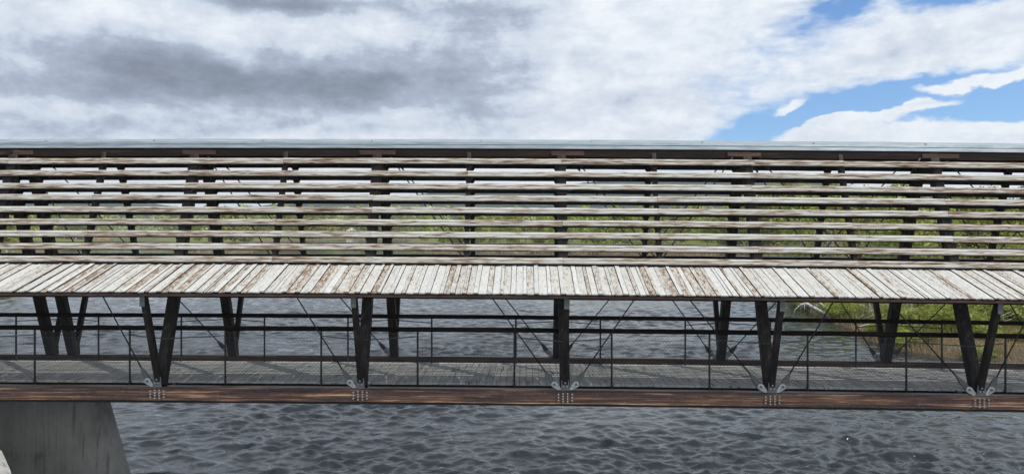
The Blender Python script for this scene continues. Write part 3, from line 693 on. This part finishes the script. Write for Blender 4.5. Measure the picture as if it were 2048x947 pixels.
def tree_meshes(kind, h, w, nclump, per, r, leaf, lm, bark, nl=16):
    cs, P = crown_pts(kind, h, w, nclump, per, r)
    V, F = quads(P, leaf, .75, .9 if kind == 'spruce' else .3)
    cm = fastmesh('crown', V, F, lm)
    mb = MB(); lean = rng.normal(size=2)*.03*h
    if kind == 'bush':
        for c in cs[rng.permutation(len(cs))[:nl]]:
            a = Vector((rng.normal()*.2, rng.normal()*.2, -.2)); b = Vector(c[:3])
            mb.tube([a, a.lerp(b, .5)+Vector((0, 0, .15*h)), b], [.05*h/4, .03*h/4, .008], 5)
    else:
        r0 = .016*h+.03; top = Vector((lean[0], lean[1], h*.93))
        f = lambda q: Vector((lean[0]*q*q+.02*h*math.sin(3*q), lean[1]*q*q, h*.93*q))
        mb.tube([Vector((0, 0, -.3))]+[f(q) for q in (.02, .15, .3, .5, .7, .85, 1)], [r0*1.5, r0*1.2, r0, r0*.85, r0*.62, r0*.4, r0*.22, .01], 7)
        for c in cs[rng.permutation(len(cs))[:nl]]:
            b = Vector(c[:3]); q = max(.12, min(.9, b.z/h-.12)); a = f(q)
            mb.tube([a, a.lerp(b, .5)+Vector((0, 0, .02*h)), b], [r0*.35*(1.2-q), r0*.2, .008], 5)
    return cm, mb.mesh('trunk', bark, True)
PROTO = {
 'bush': [tree_meshes('bush', 3.2, 2.1, 120, 24, .27, .085, M[l], M['bark'], 26) for l in ('willowleaf', 'birchleaf', 'willowleaf')],
 'birch': [tree_meshes('tree', 8.5, 2.3, 120, 26, .42, .15, M[l], M['birchbark'], 22) for l in ('birchleaf', 'willowleaf', 'birchleaf')],
 'far birch': [tree_meshes('tree', 12, 3.0, 80, 13, .65, .36, M[l], M['birchbark'], 12) for l in ('birchleaf', 'willowleaf', 'birchleaf')],
 'spruce': [tree_meshes('spruce', 13, 2.5, 150, 13, .32, .26, M['spruceleaf'], M['bark'], 10) for _ in range(2)],
 'bare': [tree_meshes('tree', 7.5, 1.5, 60, 14, .4, .07, M['twig'], M['birchbark'], 14)],
}
def plant(kind, name, label, cat, group, x, y, hs, ws=None, zoff=0.):
    cm, tm = random.choice(PROTO[kind]); ws = ws or hs
    o = bpy.data.objects.new(name, None); COL.objects.link(o); o.location = (x, y, gz(x, y)+zoff)
    o.rotation_euler = (0, 0, random.uniform(0, 6.28)); o.scale = (ws, ws, hs)
    tag(o, label, cat, group); link('crown', cm, o); link('trunk', tm, o); return o
def PX(x, y): return (x-1024)/1500*y
def scatter(kind, name, label, cat, group, n, x0, x1, y0, y1, h0, h1, dmin=1.5, dmax=1e9, sep=1.5, wk=(.85, 1.15)):
    """plants spread over a stretch of bank (a wedge of ground between two depths)"""
    got = []; tries = 0
    while len(got) < n and tries < n*60:
        tries += 1
        y = (y0**-1+(y1**-1-y0**-1)*random.random())**-1 if y1/y0 > 1.6 else random.uniform(y0, y1)
        x = PX(random.uniform(x0, x1), y); d = float(shore([x], [y])[0])
        if d < dmin or d > dmax or any((x-a)**2+(y-b)**2 < sep*sep for a, b in got): continue
        got.append((x, y)); h_ = random.uniform(h0, h1); plant(kind, name, label, cat, group, x, y, h_, h_*random.uniform(*wk))
    return got
# right bank, near: willow bushes, young birches
scatter('bush', 'willow_bush', 'low yellow-green willow bush on the right bank behind the footbridge', 'bush', 'willow bushes on the right bank', 56, 1620, 2300, 47, 100, .4, 1.0, 2.0, 60, 1.7, (.9, 1.5))
scatter('bush', 'willow_bush', 'larger willow bush higher up the right bank, behind the roof slats', 'bush', 'bushes high on the right bank', 46, 1540, 2400, 80, 150, 1.2, 2.1, 6, 200, 3.0, (.9, 1.4))
scatter('birch', 'birch_tree', 'young leafy birch on the right bank rising behind the roof slats', 'tree', 'young birches on the right bank', 40, 1540, 2250, 92, 170, .85, 1.4, 5, 300, 3.2)
scatter('far birch', 'birch_tree', 'tall birch on the rise at the bend of the right bank', 'tree', 'tall birches at the bend of the right bank', 26, 1470, 1700, 172, 240, 1.1, 1.5, 4, 300, 4)
scatter('bare', 'birch_sapling', 'nearly bare white-stemmed birch sapling at the right water edge', 'tree', 'bare birch saplings at the right water edge', 8, 1530, 1690, 66, 120, .6, 1.0, .8, 12, 1.5)
scatter('bush', 'overhanging_bush', 'dark olive bush leaning over the water edge of the right bank', 'bush', 'bushes overhanging the right water edge', 18, 1590, 1760, 56, 84, .35, .7, .2, 5, 1.2, (1.0, 1.7))
scatter('bush', 'willow_bush', 'small dry scrub bush on the low edge of the right bank', 'bush', 'small scrub bushes on the low right bank', 30, 1740, 2350, 39, 62, .14, .42, .3, 7, .7, (1.1, 2.0))
scatter('birch', 'birch_tree', 'taller birch behind the bushes close to the right water edge', 'tree', 'birches close behind the right water edge', 16, 1590, 2000, 70, 98, .8, 1.25, 2.5, 30, 2.2)
scatter('bare', 'twiggy_shrub', 'leafless grey shrub of fine twigs at the right water edge', 'bush', 'leafless shrubs at the right water edge', 12, 1590, 1900, 50, 76, .25, .5, .3, 5, 1.2, (1.1, 1.7))
# across the bend: a wood edge of birches
scatter('far birch', 'birch_tree', 'bright green birch in the wood edge across the river, seen through the middle slats', 'tree', 'birches across the river behind the middle slats', 75, 850, 1620, 215, 330, .65, 1.15, 2.5, 120, 3.5)
scatter('far birch', 'birch_tree', 'tall birch in the rear rows of the wood across the river', 'tree', 'rear birches of the wood across the river', 45, 820, 1700, 300, 480, .9, 1.35, 20, 300, 6)
scatter('spruce', 'spruce_tree', 'dark spruce standing among the birches across the river', 'tree', 'spruces among the birches across the river', 9, 830, 1500, 250, 420, .8, 1.2, 8, 200, 8)
# left side
scatter('far birch', 'birch_tree', 'leafy green birch on the near left bank behind the leftmost slats', 'tree', 'birches on the near left bank', 22, -260, 108, 150, 262, 1.0, 1.5, 2, 80, 4)
for x, y, k, hs, ws in ((470, 300, 'far birch', 1.22, 1.5), (497, 306, 'far birch', 1.0, 1.25), (425, 300, 'spruce', .95, 1.25), (395, 330, 'far birch', .9, 1.0), (372, 345, 'spruce', .8, .9), (448, 318, 'far birch', 1.15, 1.1)):
    if k == 'spruce': plant(k, 'spruce_tree', 'dark conifer on the small spit left of centre', 'tree', 'conifers on the spit', PX(x, y), y, hs, ws)
    else: plant(k, 'birch_tree', 'broad bright green tree on the small spit left of centre', 'tree', 'trees on the spit', PX(x, y), y, hs, ws)
scatter('far birch', 'birch_tree', 'distant birch along the left shore beyond the reeds', 'tree', 'distant birches along the left shore', 44, 95, 280, 560, 760, 1.5, 2.3, 8, 300, 7)
scatter('far birch', 'birch_tree', 'distant birch on the far shore between the spit and the white house', 'tree', 'distant birches on the far middle shore', 60, 480, 700, 600, 800, 1.5, 2.3, 8, 300, 8)
scatter('far birch', 'birch_tree', 'distant birch near the white house on the far shore', 'tree', 'distant birches around the white house', 26, 690, 860, 845, 1000, 1.5, 2.4, 25, 300, 9)
# distant forest as one mass
def forest_mass():
    Vs = []; Fs = []; off = 0
    def grp(n, x0, x1, y0, y1, h0, h1, dmin):
        nonlocal off
        for _ in range(n):
            y = random.uniform(y0, y1); x = PX(random.uniform(x0, x1), y)
            if float(shore([x], [y])[0]) < dmin: continue
            h_ = random.uniform(h0, h1); w_ = h_*.2; con = random.random() < .3; k = 46
            u = rng.random(k); a = rng.uniform(0, 6.28, k); rr = w_*((1-u)*1.0 if con else np.sin(np.pi*np.clip(u*.9+.08, 0, 1))**.6)*rng.uniform(.5, 1, k)
            C = np.stack([x+rr*np.cos(a), y+rr*np.sin(a), gz(x, y)+h_*(.1+.9*u)], 1)
            v, f = quads(C, h_*.075, .8); Vs.append(v); Fs.append(f+off); off += len(v)
    grp(900, -500, 480, 800, 1300, 20, 34, 12); grp(500, -600, 110, 262, 700, 12, 19, 30); grp(420, 480, 900, 900, 1300, 20, 36, 12)
    grp(800, 820, 2600, 440, 900, 11, 19, 40); grp(500, 1500, 2700, 170, 440, 7, 12, 30)
    return np.concatenate(Vs), np.concatenate(Fs)
V, F = forest_mass()
tag(link('distant_forest', fastmesh('distant_forest', V, F, M['forest'])), 'mixed forest covering the land far behind the footbridge', 'forest', kind='stuff')
# grass and reeds
def blades(n, x0, x1, y0, y1, h0, h1, dmin, dmax, wd):
    out = []
    while sum(len(o) for o in out) < n:
        k = 20000; y = 1/(1/y0+(1/y1-1/y0)*rng.random(k)); x = (rng.uniform(x0, x1, k)-1024)/1500*y
        d = shore(x, y); ok = (d > dmin) & (d < dmax) & (gnoise(x, y, 3.1)+gnoise(x, y, 9) > rng.normal(size=k)*.6-.2)
        out.append(np.stack([x, y, ground(x, y)], 1)[ok])
    B = np.concatenate(out)[:n]; k = len(B); h_ = rng.uniform(h0, h1, k)*(1+.35*gnoise(B[:, 0], B[:, 1], 6)).clip(.4, 2)
    a = rng.uniform(0, 6.28, k); wv = np.stack([np.cos(a), np.sin(a), np.zeros(k)], 1)*(wd*(.5+rng.random(k))*(B[:, 1]/60))[:, None]
    tip = B+np.stack([rng.normal(size=k)*.25*h_, rng.normal(size=k)*.25*h_, h_], 1); mid = B*.45+tip*.55-np.stack([0*a, 0*a, -.08*h_], 1)
    V = np.stack([B-wv, B+wv, mid+wv*.7, tip], 1).reshape(-1, 3)
    return V, np.arange(4*k).reshape(-1, 4)
V, F = blades(70000, 1560, 2350, 45, 140, .25, .75, .5, 70, .022)
tag(link('bank_grass', fastmesh('bank_grass', V, F, M['grass'])), 'long green grass covering the right river bank', 'grass', kind='stuff')
V1, F1 = blades(5000, 100, 275, 555, 640, 1.0, 2.2, .3, 14, .03); V2, F2 = blades(2500, 690, 860, 828, 870, 1.2, 2.4, .3, 20, .03)
V3, F3 = blades(9000, 860, 1560, 190, 300, .6, 1.6, .2, 4, .03); V4, F4 = blades(2500, 365, 505, 274, 300, .6, 1.5, .2, 6, .03); V5, F5 = blades(16000, 1600, 2300, 38, 85, .12, .5, .05, 6, .016)
Vs = [V1, V2, V3, V4, V5]; off = 0; Fs = []
for v, f in zip(Vs, (F1, F2, F3, F4, F5)): Fs.append(f+off); off += len(v)
tag(link('reeds', fastmesh('reeds', np.concatenate(Vs), np.concatenate(Fs), M['reed'])), 'dry yellow reeds along the water edges', 'reeds', kind='stuff')
# fallen birch trunks leaning over the water from the right bank
def fallen(x, y, pts, r, label):
    o = bpy.data.objects.new('fallen_birch', None); COL.objects.link(o); o.location = (x, y, gz(x, y)); tag(o, label, 'fallen tree')
    P = [Vector(p) for p in pts]; mb = MB(); n = len(P); mb.tube(P, [r*(1-.75*i/(n-1)) for i in range(n)], 8); mb.build('trunk', M['birchbark'], o, smooth=True)
    for _ in range(13):
        mb = MB()
        k = random.randint(1, n-2); a = P[k].lerp(P[k+1], random.random()); d = Vector((random.uniform(-1.2,.3), random.uniform(-.8,.8), random.uniform(-.9,.5)))*random.uniform(.5,1.3)
        mb.tube([a, a+d*.5+Vector((0,0,.1)), a+d, a+d*1.2-Vector((0,0,.5))], [r*.3, r*.2, r*.12, .008], 5)
        mb.build('branch', M['birchbark'], o, smooth=True)
fallen(25.4, 60, [(0.6,0,-.3), (-.6,.1,.35), (-1.7,.2,1.0), (-2.8,.4,1.6), (-4.0,.6,2.35), (-5.2,.8,3.3)], .20, 'thick dead white birch trunk leaning out over the water from the right bank')
fallen(25.9, 61, [(0.4,0,-.3), (-.5,0,.6), (-1.5,.1,1.4), (-2.6,.3,2.4), (-3.6,.6,3.3)], .12, 'thinner dead birch leaning beside the thick fallen trunk')
def deadwood(x, y, a, L, r):
    mb = MB(); c, s_ = math.cos(a), math.sin(a)
    mb.tube([(-L/2*c, -L/2*s_, .1), (-L*.2*c+.1, -L*.2*s_, .32), (L*.2*c, L*.2*s_, .38), (L/2*c, L/2*s_, .7)], [r, r*.9, r*.7, r*.3], 7)
    for k in range(5):
        q = random.uniform(-.3, .45)*L; mb.tube([(q*c, q*s_, .3), (q*c+random.uniform(-.4,.4), q*s_-.2, .8), (q*c+random.uniform(-.8,.8), q*s_-.3, 1.1)], [r*.4, r*.25, .01], 5)
    return tag(mb.build('driftwood', M['birchbark'], loc=(x, y, gz(x, y)), smooth=True), None, 'driftwood', 'driftwood branches on the right bank')
for x, y, a, L in ((24.4, 51.5, .4, 2.4), (26.5, 49.5, -.5, 3.0), (28.6, 48.2, .2, 2.2), (29.4, 46.5, -.8, 2.6)):
    tag(deadwood(x, y, a, L, .05), 'bare grey driftwood branch lying on the right bank beside the water')
# white house
x, y = PX(703, 900), 900.; hz = 7-2*.6
hb = bpy.data.objects.new('white_house', None); COL.objects.link(hb); hb.location = (x, y, gz(x, y)); hb.rotation_euler = (0, 0, .3)
tag(hb, 'small white house with a grey gable roof on the far shore', 'house')
base = gz(x, y); mb = MB(); mb.plate([(-6, 0), (6, 0), (6, 6), (0, 9.5), (-6, 6)], -5, 5); mb.build('wall', M['housewall'], hb)
for sg in (-1, 1):
    mb = MB(); mb.bar((sg*6.5, 0, 5.85), (0, 0, 9.75), 10.8, .25, (0, 1, 0)); mb.build('roof', M['houseroof'], hb)
for wx, wz in ((-3, 1.2), (0, 1.2), (3, 1.2), (-1.5, 4.6), (1.5, 4.6)):
    mb = MB(); mb.box(wx-.6, wx+.6, -5.06, -5.003, wz, wz+1.5); mb.build('window', M['glass'], hb)

# ------------------------------------------------------------------ air
mb = MB(); mb.box(-5200, 5200, -120, 4600, -3.2, 175)
m, t, b = mat('hazy air'); t.n.remove(b)
pv = t.new('ShaderNodeVolumePrincipled'); pv.inputs['Color'].default_value = (.80,.88,1,1); pv.inputs['Density'].default_value = .00012; pv.inputs['Anisotropy'].default_value = .2
t.l.new(pv.outputs[0], t.n['Material Output'].inputs['Volume'])
hz_ = tag(mb.build('haze', m), kind='stuff')
